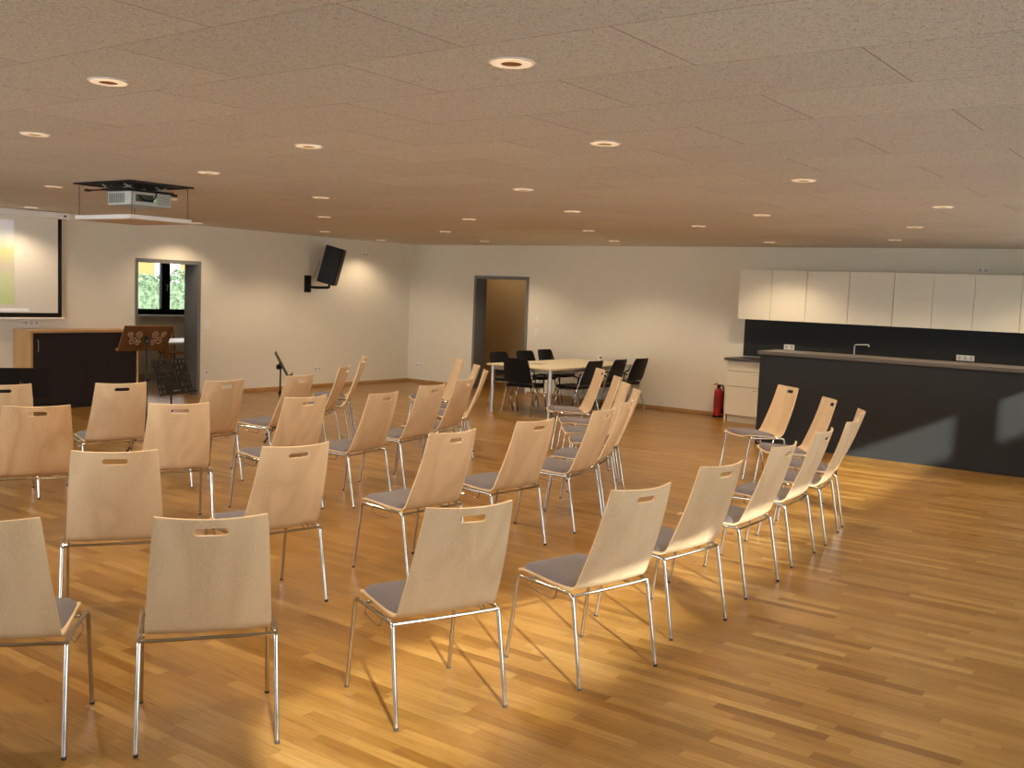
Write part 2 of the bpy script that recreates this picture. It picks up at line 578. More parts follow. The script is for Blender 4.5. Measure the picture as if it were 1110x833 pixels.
def make_shell_mesh():
    # insert two rows for the grip slot
    rows = []
    for i, (y, z) in enumerate(prof):
        rows.append((y, z, half_w(i)))
    def lerp_row(s_):
        # row at distance s_ below the top edge
        L = 0
        for i in range(len(rows) - 1):
            d = math.hypot(rows[i + 1][0] - rows[i][0], rows[i + 1][1] - rows[i][1])
            if L + d >= s_:
                t = (s_ - L) / d
                return tuple(rows[i][k] * (1 - t) + rows[i + 1][k] * t for k in range(3))
            L += d
    slot = [lerp_row(v) for v in (.037, .043, .065, .071)]
    allr = sorted([r for r in rows[:15] if not (.893 < r[1] < .96)] + slot, key=lambda r: -r[1]) + rows[15:]
    vs, fs = [], []
    nu = len(US)
    for y, z, hw in allr:
        up = max(0.0, min(1.0, (z - .44) / .5))
        back = 1.0 if z > .5 and y < -.1 else max(0.0, min(1.0, (-.12 - y) / .09))
        c = (.020 + .031 * up) * back
        for u in US:
            vs.append((u * hw, y - c * (1 - u * u) * .93, z - .006 * (1 - back) * (1 - u * u) - .007 * max(0, (z - .8) / .165) * (1 - u * u)))
    ks = [allr.index(s_) for s_ in slot]
    for i in range(len(allr) - 1):
        for j in range(nu - 1):
            full = ks[1] <= i < ks[2] and 5 <= j < 10
            mid = ks[0] <= i < ks[3] and 6 <= j < 9
            if full or mid:
                continue
            fs.append((i * nu + j, i * nu + j + 1, (i + 1) * nu + j + 1, (i + 1) * nu + j))
    me = bpy.data.meshes.new('seat_shell')
    me.from_pydata(vs, [], fs)
    me.materials.append(BEECH); me.materials.append(BEECH_EDGE)
    bm = bmesh.new(); bm.from_mesh(me)
    bmesh.ops.recalc_face_normals(bm, faces=bm.faces)
    for f in bm.faces: f.smooth = True
    bm.to_mesh(me); bm.free()
    o = bpy.data.objects.new('tmp', me); COL.objects.link(o)
    md = o.modifiers.new('s', 'SOLIDIFY'); md.thickness = .0095; md.offset = 0; md.material_offset_rim = 1
    md.use_even_offset = True
    bpy.context.view_layer.update()
    res = bpy.data.meshes.new_from_object(o.evaluated_get(bpy.context.evaluated_depsgraph_get()))
    bpy.data.objects.remove(o)
    bm = bmesh.new(); bm.from_mesh(res)
    for e in bm.edges:
        if len(e.link_faces) == 2 and e.calc_face_angle(0) > .8:
            e.smooth = False
    bm.to_mesh(res); bm.free()
    res.name = 'seat_shell'
    return res
def seat_z(y):
    for i in range(15, len(prof) - 1):
        (a, za), (c, zc) = prof[i], prof[i + 1]
        if a <= y <= c:
            return za + (zc - za) * (y - a) / (c - a)
    return prof[-1][1]
def make_pad_mesh():
    n = 14
    vs, fs = [], []
    for i in range(n + 1):
        for j in range(n + 1):
            a, c = -1 + 2 * i / n, -1 + 2 * j / n
            e = max(abs(a), abs(c))
            # pull corners in for a rounded outline
            k = 1 - .09 * (abs(a) ** 4) * (abs(c) ** 4)
            x, y = a * k * .226, .045 + c * k * .194
            vs.append((x, y, seat_z(y) + .005 + .026 * (1 - e ** 9)))
    for i in range(n):
        for j in range(n):
            fs.append((i * (n + 1) + j, (i + 1) * (n + 1) + j, (i + 1) * (n + 1) + j + 1, i * (n + 1) + j + 1))
    b_ = MB(); b_.add(vs, fs, True)
    ring = [j for j in range(n + 1)] + [i * (n + 1) + n for i in range(1, n + 1)] + [n * (n + 1) + j for j in range(n - 1, -1, -1)] + [i * (n + 1) for i in range(n - 1, 0, -1)]
    o_ = len(b_.v)
    for k in ring:
        x, y, z = b_.v[k]
        b_.v.append((x, y, z - .004))
    for k in range(len(ring)):
        k2 = (k + 1) % len(ring)
        b_.f.append((ring[k], ring[k2], o_ + k2, o_ + k)); b_.sm.append(True)
    return b_
def make_chair():
    t = thing('stacking_chair', 'chair', 'chair')
    link('seat_shell', make_shell_mesh(), t)
    make_pad_mesh().build('seat_pad', SEATGREY, t)
    for s_ in (-1, 1):
        b_ = MB(); b_.tube(fillet([(s_ * .268, -.279, .012), (s_ * .2615, -.200, .436), (s_ * .2615, -.15, .438)], .03), .0095, 10)
        lg = b_.build('leg', CHROME, t)
        c_ = MB(); c_.lathe([(.0092, .0), (.0104, .002), (.0104, .010), (.0096, .012)], 12, (s_ * .2685, -.281, 0)); c_.build('foot_cap', RUBBER, lg)
        b_ = MB(); b_.tube(fillet([(s_ * .268, .247, .012), (s_ * .2615, .188, .440), (s_ * .2615, .13, .440)], .03), .0095, 10)
        lg = b_.build('leg', CHROME, t)
        c_ = MB(); c_.lathe([(.0092, .0), (.0104, .002), (.0104, .010), (.0096, .012)], 12, (s_ * .2685, .249, 0)); c_.build('foot_cap', RUBBER, lg)
        b_ = MB(); b_.tube([(s_ * .2615, -.155, .438), (s_ * .2615, .135, .440)], .0095, 10)
        b_.build('side_rail', CHROME, t)
        b_ = MB(); b_.tube(fillet([(s_ * .243, .10, .426), (s_ * .262, .095, .405), (s_ * .272, .04, .398), (s_ * .262, -.05, .385), (s_ * .266, -.085, .392), (s_ * .245, -.075, .424)], .02), .0036, 6)
        b_.build('row_connector', CHROME, t)
    b_ = MB(); b_.tube([(-.2615, -.202, .432), (-.1, -.209, .433), (.1, -.209, .433), (.2615, -.202, .432)], .0075, 8)
    b_.build('crossbar', CHROME, t)
    b_ = MB(); b_.tube([(-.2615, .12, .434), (.2615, .12, .434)], .007, 8)
    b_.build('crossbar', CHROME, t)
    return t
CHAIR0 = make_chair()
ordw = ['first', 'second', 'third', 'fourth', 'fifth', 'sixth', 'seventh', 'eighth', 'ninth', 'tenth', 'eleventh']
rows = {
 'outermost': ('kitchen counter', [(9.39, -4.87, 141.1), (10.10, -5.75, 126.3), (10.60, -6.50, 110), (10.76, -7.19, 99), (10.83, -7.99, 93.5), (10.91, -8.92, 90.7), (10.96, -9.89, 82.0), (10.99, -10.80, 77.2), (10.70, -11.66, 68.4), (10.20, -12.47, 54.3), (9.70, -13.05, 47.8)]),
 'second': ('black-chair table', [(6.97, -4.78, 135.0), (7.68, -5.60, 129.5), (8.14, -6.22, 129.5), (8.57, -6.77, 125), (8.96, -7.61, 109.0), (9.16, -8.26, 97.2), (9.22, -9.21, 85.5), (9.22, -10.12, 85.2), (9.03, -11.20, 78.0), (8.66, -11.91, 55.9)]),
 'third': ('back wall doorway', [(5.14, -5.23, 141.5), (5.88, -5.84, 134.1), (6.39, -6.34, 128), (6.89, -7.23, 103.2), (7.11, -7.95, 96.0), (7.35, -8.86, 97.5), (7.22, -9.55, 86.8), (7.11, -10.48, 64), (6.72, -11.31, 62)]),
 'innermost': ('wall speaker', [(4.28, -6.11, 137.8), (4.86, -6.73, 130.3), (5.23, -7.35, 120.8), (5.76, -8.38, 99.9), (5.84, -9.27, 88), (5.63, -10.07, 74), (5.31, -10.85, 66)]),
}
extra = {('third', 8): ', redder wood', ('outermost', 0): ', turned to show its front'}
first = True
for rn, (end, lst) in rows.items():
    for i, (x, y, th) in enumerate(lst):
        last = i == len(lst) - 1
        lab = 'beech chair, %s from the %s in the %s row%s' % (ordw[i], end, rn, extra.get((rn, i), ''))
        grp = 'beech chairs in the %s curved row' % rn
        if first:
            CHAIR0.location = (x, y, 0); CHAIR0.rotation_euler = (0, 0, R(th)); CHAIR0['label'] = lab; CHAIR0['group'] = grp
            first = False
        else:
            c_ = dup(CHAIR0, (x, y, 0), R(th), lab, grp)
            if (rn, i) == ('third', 8):
                sl = [ch for ch in c_.children if ch.name.startswith('seat_shell')][0].material_slots[0]
                sl.link = 'OBJECT'; sl.material = BEECH_RED

# ---------------------------------------------------------------- kitchen
KX0 = 7.12
xsu = [7.12, 7.64, 8.18, 8.81, 9.44, 9.97, 10.50, 11.08, 11.62]
wd = ['plain', '', '', '', '', '', '', '']
for i in range(8):
    x0, x1 = xsu[i], xsu[i + 1]
    t = thing('wall_cabinet', 'cream wall cabinet, %s from the fire extinguisher end of the upper kitchen row' % ordw[i], 'cabinet', (x0, 0, 1.585), 0, 'cream upper kitchen cabinets')
    b = MB(); b.box(.0005, x1 - x0 - .0005, -.316, -.001, 0, .75); b.build('body', CABWHITE, t)
    b = MB(); b.box(.003, x1 - x0 - .003, -.35, -.332, -.004, .752); b.build('door', CABWHITE, t, bevel=.0015)
b = MB(); b.box(7.10, 11.66, -.014, -.003, 1.0, 1.584)
tag(b.build('backsplash', ANTHRA), 'dark anthracite splashback panel below the cream wall cabinets', 'splashback')
b = MB(); b.box(7.07, 11.66, -.645, -.015, .945, .985)
tag(b.build('worktop', plain('dark_worktop', (.055, .042, .036), .4, vary=.2, scale=60), bevel=.004), 'dark worktop behind the bar counter, over the drawer cabinet', 'worktop')
t = thing('base_cabinet', 'cream base cabinet with drawers beside the fire extinguisher', 'cabinet', (7.10, 0, 0))
b = MB(); b.box(0, .018, -.60, -.002, 0, .944); b.build('side_panel', CABWHITE, t)
b = MB(); b.box(.018, .88, -.58, -.002, .11, .944); b.build('body', plain('carcass_gap_shade', (.22, .18, .13), .7), t)  # body coloured dark to paint the shade in the gaps between fronts
b = MB(); b.box(.03, .88, -.545, -.53, 0, .11); b.build('plinth', CABWHITE, t)
def pull(parent, x0, x1, y, z):
    b_ = MB(); b_.tube(fillet([(x0, y, z), (x0, y - .028, z), (x1, y - .028, z), (x1, y, z)], .012), .005, 8)
    return b_.build('handle', SATIN, parent)
for nm, z0, z1 in (('drawer', .794, .940), ('drawer', .557, .786), ('door', .115, .549)):
    b = MB(); b.box(.020, .878, -.600, -.581, z0, z1)
    dr = b.build(nm, CABWHITE, t, bevel=.0015)
    pull(dr, .45, .58, -.600, z1 - .04)
# bar counter
t = thing('bar_counter', 'long dark bar counter with pale top edge and sun patches on its front', 'counter', (8.40, -2.527, 0))
b = MB(); b.box(.03, 4.1, .0, .04, 0, 1.172); b.build('front_panel', ANTHRA, t)
b = MB(); b.box(.03, .07, .041, .62, 0, 1.172); b.build('side_panel', ANTHRA, t)
b = MB(); b.box(4.06, 4.1, .041, .62, 0, 1.172); b.build('side_panel', ANTHRA, t)
b = MB(); b.box(0, 4.13, -.025, .66, 1.174, 1.222); b.build('countertop', STONE, t, bevel=.006)
# tap
t = thing('kitchen_tap', 'slim steel mixer tap in front of the dark splashback', 'tap', (8.915, -.25, .985))
b = MB(); b.lathe([(.026, 0), (.026, .012), (.02, .016), (.02, .10), (.016, .105)], 16); b.build('base', SATIN, t)
b = MB(); b.tube(fillet([(0, 0, .1), (0, 0, .305), (.21, -.03, .315), (.212, -.031, .285)], .03), .011, 10); b.build('spout', SATIN, t)
b = MB(); b.tube([(.015, 0, .07), (.06, -.02, .085)], .006, 8); b.build('lever', SATIN, t)
# sockets and switches: plates with recessed rounds
def plate(name, label, cat, pos, axis, n, vert=False, size=.082, rocker=False):
    """row of n square plates on the back wall (axis 'y') or left wall (axis 'x')"""
    t_ = thing(name, label, cat, pos)
    if axis == 'x':
        t_.rotation_euler = (0, 0, PI / 2)
    W_, H_ = (size, size * n) if vert else (size * n, size)
    b_ = MB(); b_.box(-W_ / 2, W_ / 2, -.010, 0, -H_ / 2, H_ / 2)
    b_.build('plate', PLASTIC, t_, bevel=.002)
    for i_ in range(n):
        o_ = (i_ - (n - 1) / 2) * size
        cx, cz = (0, o_) if vert else (o_, 0)
        b_ = MB()
        if rocker:
            b_.box(cx - .028, cx + .028, -.014, -.010, cz - .028, cz + .028)
            b_.build('rocker', PLASTIC, t_, bevel=.002)
        else:
            m_ = Matrix.Translation((cx, 0, cz)) @ Matrix.Rotation(PI / 2, 4, 'X')
            b_.lathe([(.026, .0100), (.026, .0125), (.021, .0125), (.019, .0105)], 18, m=m_)
            b_.build('socket_face', plain('socket_grey', (.55, .54, .52), .5), t_)
    return t_
plate('wall_socket', 'white double socket on the dark splashback behind the bar end', 'socket', (7.845, -.012, 1.18), 'y', 2)
plate('wall_socket', 'white triple socket on the dark splashback beyond the tap', 'socket', (10.375, -.012, 1.19), 'y', 3, size=.078)
plate('wall_socket', 'small double socket above the cream wall cabinets', 'socket', (10.51, 0, 2.405), 'y', 2, size=.075)
plate('light_switch', 'white single switch beside the back doorway, upper one', 'switch', (3.11, 0, 1.385), 'y', 1, rocker=True)
plate('light_switch', 'white double switch beside the back doorway, lower one', 'switch', (3.11, 0, 1.125), 'y', 2, True, rocker=True)
plate('wall_socket', 'white double socket low on the back wall near the corner', 'socket', (.31, 0, .335), 'y', 2)
plate('light_switch', 'white switch pair beside the left wall doorway', 'switch', (0, -4.82, 1.145), 'x', 2, True, rocker=True)
plate('wall_socket', 'white socket low beside the left wall doorway', 'socket', (0, -4.82, .36), 'x', 1)
plate('wall_socket', 'white double socket low on the left wall behind the rows', 'socket', (0, -2.42, .33), 'x', 2)
plate('wall_socket', 'small double plate high on the wall beside the speaker', 'socket', (0, -1.27, 2.44), 'x', 2, size=.07)
plate('wall_socket', 'white triple socket on the wall under the projection screen', 'socket', (0, -7.72, 1.16), 'x', 3, size=.075)

# fire extinguisher
t = thing('fire_extinguisher', 'red fire extinguisher standing by the cream base cabinet', 'extinguisher', (6.79, -.16, 0))
b = MB(); b.lathe([(.066, 0), (.072, .01), (.072, .02), (.070, .03), (.070, .39), (.060, .43), (.034, .46), (.026, .47)], 24); b.build('cylinder', RED, t)
b = MB(); b.lathe([(.074, .0), (.076, .008), (.074, .03)], 24); b.build('base_ring', BLACK, t)
b = MB(); b.lathe([(.026, .468), (.028, .475), (.024, .51), (.018, .515)], 14); b.build('valve', BLACK, t)
b = MB(); b.box(-.014, .014, -.085, .02, .513, .525); b.box(-.012, .012, -.10, .015, .545, .556, Matrix.Rotation(.16, 4, 'X')); b.build('lever', RED, t, bevel=.002)
b = MB(); b.tube(fillet([(.02, .0, .50), (.075, -.01, .515), (.092, -.012, .40), (.088, -.012, .14)], .05), .011, 8); b.build('hose', BLACK, t)
b = MB(); b.lathe([(.010, .0), (.02, .012), (.014, .10), (.010, .12)], 12, (.088, -.012, .06)); b.build('nozzle', BLACK, t)
b = MB(); b.lathe([(.016, -.006), (.016, .006)], 14, m=Matrix.Translation((-.03, -.02, .49)) @ Matrix.Rotation(PI / 2, 4, 'X')); b.build('gauge', PLASTIC, t)
b = MB(); b.add([(.0708 * math.sin(a), -.0708 * math.cos(a), z) for z in (.16, .33) for a in [R(-60 + 12 * k) for k in range(9)]], [(k, k + 1, 10 + k, 9 + k) for k in range(8)], True)
b.build('label_sticker', plain('sticker_dark', (.30, .02, .02), .4, vary=.3, scale=60), t)
b = MB(); b.box(-.05, -.02, .10, .158, .30, .42); b.build('wall_bracket', BLACK, t)

# ---------------------------------------------------------------- meeting table and black chairs
t = thing('meeting_table', 'pale rectangular meeting table on silver round legs by the back wall', 'table', (4.70, -1.46, 0))
TW, TLn = .60, 1.27
b = MB(); b.box(-TW, TW, -TLn, TLn, .718, .745); b.build('tabletop', TABLETOP, t, bevel=.004)
b = MB(); b.box(-TW + .09, TW - .09, -TLn + .07, -TLn + .10, .66, .717); b.box(-TW + .09, TW - .09, TLn - .10, TLn - .07, .66, .717)
b.box(-TW + .07, -TW + .10, -TLn + .09, TLn - .09, .66, .717); b.box(TW - .10, TW - .07, -TLn + .09, TLn - .09, .66, .717); b.build('apron', SATIN, t)
for sx_ in (-1, 1):
    for sy_ in (-1, 1):
        b = MB(); b.lathe([(.034, 0), (.034, .02), (.030, .022), (.030, .70), (.042, .705), (.042, .716)], 18, (sx_ * (TW - .07), sy_ * (TLn - .08), 0)); b.build('leg', SATIN, t)
def make_black_chair():
    t_ = thing('conference_chair', 'x', 'chair')
    # backrest: curved tapered panel
    vs, fs = [], []
    nu, nv = 9, 9
    for i in range(nv):
        tv = i / (nv - 1)
        z = .50 + .37 * tv
        hw = .235 - .035 * tv ** 1.5
        if i == 0 or i == nv - 1: hw -= .02
        for j in range(nu):
            u = -1 + 2 * j / (nu - 1)
            vs.append((u * hw, -.215 - .125 * tv - .035 * (1 - u * u), z))
    for i in range(nv - 1):
        for j in range(nu - 1):
            fs.append((i * nu + j, i * nu + j + 1, (i + 1) * nu + j + 1, (i + 1) * nu + j))
    o_ = len(vs)
    vs += [(x, y - .014, z) for x, y, z in vs]
    fs += [tuple(o_ + k for k in reversed(f)) for f in fs]
    rim = [j for j in range(nu)] + [i * nu + nu - 1 for i in range(1, nv)] + [(nv - 1) * nu + j for j in range(nu - 2, -1, -1)] + [i * nu for i in range(nv - 2, 0, -1)]
    for k in range(len(rim)):
        a, c = rim[k], rim[(k + 1) % len(rim)]
        fs.append((a, o_ + a, o_ + c, c))
    b_ = MB(); b_.add(vs, fs, True); b_.build('backrest', BLACKFAB, t_)
    b_ = MB(); b_.prism([(-.22, -.19), (.22, -.19), (.235, -.1), (.23, .19), (.2, .235), (-.2, .235), (-.23, .19), (-.235, -.1)], .425, .475); b_.build('seat', BLACKFAB, t_, bevel=.014)
    for s_ in (-1, 1):
        b_ = MB(); b_.tube(fillet([(s_ * .255, -.30, 0), (s_ * .235, -.17, .40), (s_ * .225, -.225, .56), (s_ * .205, -.265, .70)], .05), .011, 8); b_.build('leg', CHROME, t_)
        b_ = MB(); b_.tube([(s_ * .255, .26, 0), (s_ * .238, .15, .432)], .011, 8); b_.build('leg', CHROME, t_)
        b_ = MB(); b_.tube([(s_ * .238, -.175, .415), (s_ * .238, .15, .42)], .010, 8); b_.build('side_rail', CHROME, t_)
        b_ = MB(); b_.tube(fillet([(s_ * .238, -.23, .60), (s_ * .275, -.16, .632), (s_ * .275, .06, .632), (s_ * .262, .13, .60), (s_ * .24, .135, .43)], .05), .012, 8); b_.build('armrest', BLACK, t_)
    return t_
BC = make_black_chair()
bl = [((4.68, -2.50), 8, 'black armchair at the near end of the meeting table'),
      ((4.0, -1.90), -97, 'black armchair on the doorway side of the table, next to table end chair'),
      ((3.97, -1.13), -98, 'black armchair on the doorway side of the table, middle one'),
      ((3.88, -.36), -91, 'black armchair on the doorway side of the table, closest to back wall'),
      ((5.28, -2.00), 88, 'black armchair on the kitchen side of the table, farthest from back wall'),
      ((5.28, -1.28), 92, 'black armchair on the kitchen side of the table, middle one'),
      ((5.29, -.61), 89, 'black armchair on the kitchen side of the table, closest to back wall')]
for i, ((x, y), rz, lab) in enumerate(bl):
    if i == 0:
        BC.location = (x, y, 0); BC.rotation_euler = (0, 0, R(rz)); BC['label'] = lab; BC['group'] = 'black armchairs around the meeting table'
    else:
        dup(BC, (x, y, 0), R(rz), lab, 'black armchairs around the meeting table')
t = thing('drinking_cup', 'white cup with dark print standing on the meeting table', 'cup', (4.66, -.32, .745))
b = MB(); b.lathe([(.034, 0), (.036, .004), (.042, .105), (.040, .105), (.033, .012)], 20); b.build('body', PLASTIC, t)
b = MB(); b.tube(fillet([(.038, 0, .085), (.068, 0, .08), (.066, 0, .035), (.036, 0, .03)], .02), .005, 8); b.build('handle', PLASTIC, t)
b = MB()
rr = .0412
for a0, a1, z0, z1 in ((-70, -40, .045, .075), (-30, -12, .045, .08), (-2, 14, .05, .07)):
    b.add([((rr + (z - .06) * .06) * math.cos(R(a)), (rr + (z - .06) * .06) * math.sin(R(a)), z) for z in (z0, z1) for a in (a0, a1)], [(0, 1, 3, 2)])
b.build('print', BLACK, t)
t = thing('paper_sheet', 'sheet of paper lying on the meeting table', 'paper', (4.55, -2.0, .7452), .3)
b = MB(); b.box(-.105, .105, -.15, .15, 0, .0015); b.build('sheet', plain('grey_paper', (.42, .40, .36), .8), t)

# ---------------------------------------------------------------- left wall: screen, sideboard, speaker
t = thing('projection_screen', 'large white projection screen with black border on the left wall', 'screen', (0, -7.30, 0))
b = MB(); b.box(.01, .15, -3.1, .06, 2.605, 2.692); b.build('housing', PLASTIC, t, bevel=.006)
b = MB(); b.box(.0, .16, .06, .07, 2.60, 2.694); hc = b.build('end_cap', PLASTIC, t)
b = MB(); b.box(.151, .152, -.03, .01, 2.638, 2.660); b.build('motor_port', BLACK, t)
b = MB(); b.box(.096, .099, -2.95, -.085, 1.305, 2.62); b.build('canvas', SCREENW, t)
b = MB(); b.box(.0955, .1, -.084, -.03, 1.245, 2.61); b.box(.0955, .1, -2.95, -.0841, 1.245, 1.304); b.build('border', BLACK, t)
b = MB(); b.tube([(.098, -3.0, 1.225), (.098, .01, 1.225)], .017, 10); b.build('bottom_bar', PLASTIC, t)
# the projected picture: lit by the projector, so it gives off a little light
n = NT('projected_picture')
sx = n.n('ShaderNodeSeparateXYZ'); n.put(sx.inputs[0], n.coord())
zz = n.math('ADD', n.math('DIVIDE', n.math('SUBTRACT', sx.outputs[2], 1.42), 1.15), n.math('MULTIPLY', n.math('SUBTRACT', n.noise(n.coord(), 5, 3), .5), .28))
c = n.ramp(zz, [(0.0, (.42, .50, .22)), (0.28, (.50, .52, .30)), (0.40, (.52, .46, .38)), (0.62, (.50, .52, .26)), (0.78, (.62, .64, .62)), (0.97, (.66, .60, .66))])
PIC = n.set(Base_Color=c, Emission_Color=c, Emission_Strength=.35, Roughness=.8)
PIC.cycles.emission_sampling = 'NONE'
b = MB(); b.box(.0992, .0996, -2.9, -.70, 1.42, 2.545); b.build('picture', PIC, t)
b = MB(); b.box(.0992, .0996, -2.9, -.50, 1.325, 1.365); b.build('caption_strip', emission('projected_strip', (.75, .74, .76), .35), t)

t = thing('sideboard', 'low sideboard with beech carcass and dark doors below the screen', 'sideboard', (0, -7.97, 0))
SX, SL, SH = .46, 1.62, 1.08
b = MB(); b.box(.016, SX, 0, .03, 0, SH - .031); b.build('side_panel', BOARD, t)
b = MB(); b.box(.016, SX, SL - .03, SL, 0, SH - .031); b.build('side_panel', BOARD, t)
b = MB(); b.box(.016, SX + .005, -.004, SL + .004, SH - .03, SH); b.build('top', BOARD, t, bevel=.002)
b = MB(); b.box(.016, SX - .03, .03, SL - .03, .08, SH - .031); b.build('body', DARKDOOR, t)
b = MB(); b.box(.05, SX - .05, .03, SL - .03, 0, .08); b.build('plinth', DARKDOOR, t)
for y0, y1 in ((.033, .80), (.804, SL - .033)):
    b = MB(); b.box(SX - .028, SX - .006, y0, y1, .085, SH - .035)
    d_ = b.build('door', DARKDOOR, t, bevel=.0015)
    h_ = MB(); yy = y0 + .06 if y0 < .1 else y1 - .06
    h_.tube(fillet([(SX - .006, yy, .80), (SX + .022, yy, .80), (SX + .022, yy, .95), (SX - .006, yy, .95)], .012), .005, 8); h_.build('handle', SATIN, d_)

t = thing('wall_speaker', 'big black loudspeaker tilted on a wall arm near the corner', 'speaker', (0, -2.70, 1.86))
b = MB(); b.box(0, .03, -.07, .07, -.16, .14); b.build('wall_plate', BLACK, t, bevel=.004)
b = MB(); b.tube(fillet([(.03, 0, -.06), (.18, .06, -.07), (.38, .17, -.06), (.38, .17, .05)], .03), .025, 8); b.build('arm', BLACK, t)
mm = Matrix.Translation((.36, .22, .33)) @ Matrix.Rotation(R(38), 4, 'Z') @ Matrix.Rotation(R(14), 4, 'Y')
b = MB(); b.prism([(-.15, -.14), (.15, -.195), (.165, -.19), (.165, .19), (.15, .195), (-.15, .14)], -.33, .33, mm); b.build('cabinet', BLACK, t, bevel=.01)
b = MB(); b.box(.1655, .172, -.18, .18, -.31, .31, mm); b.build('grille', BLACKFAB, t)
b = MB(); b.tube(fillet([(.03, .03, .06), (.10, .05, .10), (.16, .10, .30), (.20, .10, .40)], .06), .004, 6); b.build('cable', RUBBER, t)

# ---------------------------------------------------------------- ceiling projector lift
t = thing('projector_lift', 'open projector lift with scissor arms hanging from the ceiling hatch', 'projector lift', (5.1, -9.49, H))
hx, hy = .46, .33
b = MB(); b.box(-hx, hx, -hy, hy, -.006, -.001); b.build('hatch_shade_sheet', plain('hatch_shade_black', (.01, .01, .011), .8), t)  # black sheet paints the shade inside the open hatch
b = MB()
for x0, x1, y0, y1 in ((-hx, -hx + .03, -hy, hy), (hx - .03, hx, -hy, hy), (-hx + .03, hx - .03, -hy, -hy + .03), (-hx + .03, hx - .03, hy - .03, hy)):
    b.box(x0, x1, y0, y1, -.014, -.0065)
b.build('hatch_rim', BLACK, t)
b = MB(); b.box(-.14, .25, -.24, .26, -.069, -.054); b.box(-.42, -.38, -.24, -.19, -.07, -.05); b.box(-.38, -.14, -.23, -.20, -.066, -.056); b.box(.02, .08, .261, .42, -.07, -.05); b.build('lift_plate', BLACK, t)
for x_, y_, sg in ((-.17, -.22, 1), (.17, -.22, 1), (-.17, .22, -1), (.17, .22, -1)):
    b = MB(); b.tube([(x_, y_, -.055), (x_, y_ + sg * .10, -.015)], .007, 6); b.tube([(x_ + .02, y_ + sg * .10, -.055), (x_ + .02, y_, -.015)], .009, 6); b.build('scissor_arm', SATIN, t)
PZ = 2.40 - H
for x_, y_ in ((-.42, -.29), (.42, -.29), (-.42, .29), (.42, .29)):
    b = MB(); b.tube([(x_, y_, -.02), (x_, y_, PZ)], .003, 6); b.build('suspension_cable', RUBBER, t)
b = MB(); b.box(-hx + .02, hx - .02, -hy + .01, hy - .01, PZ - .035, PZ); b.build('cover_panel', PLASTIC, t)
b = MB(); b.box(-hx + .015, hx - .015, -hy + .005, hy - .005, PZ - .042, PZ - .0351); b.build('cover_edge', plain('cover_beige', (.55, .42, .28), .8), t)
t = thing('projector', 'grey white video projector hanging in the open ceiling lift', 'projector', (5.17, -9.47, 2.50))
b = MB(); b.box(-.18, .18, -.215, .215, 0, .125); b.build('case', plain('projector_shell', (.60, .60, .58), .45), t, bevel=.012)
b = MB()
for k in range(9):
    b.box(-.15 + k * .028, -.135 + k * .028, -.2195, -.215, .02, .105)
b.build('vent', plain('vent_grey', (.25, .25, .25), .6), t)
b = MB()
for k in range(7):
    b.box(.1802, .183, .06, .20, .022 + k * .013, .028 + k * .013)
b.build('vent', plain('vent_grey', (.25, .25, .25), .6), t)
b = MB(); b.box(.1802, .184, -.16, .02, .035, .10); b.build('socket_panel', plain('panel_dark', (.06, .06, .06), .5), t)
b = MB(); b.tube(fillet([(.184, -.13, .085), (.215, -.10, .05), (.22, -.03, .04), (.21, .03, .08), (.185, .05, .13)], .04), .006, 6); b.build('cable', BLACK, t)
b = MB(); b.lathe([(.045, 0), (.047, .02), (.038, .024), (.036, .01)], 18, m=Matrix.Translation((-.18, .08, .065)) @ Matrix.Rotation(-PI / 2, 4, 'Y')); b.build('lens', BLACK, t)
b = MB(); b.box(-.1, .1, -.12, .12, .1255, .1295); b.build('mounting_plate', BLACK, t)
b = MB(); b.box(.184, .1855, .025, .045, .05, .075); b.build('indicator_light', emission('green_led', (.2, .9, .2), .6), t)

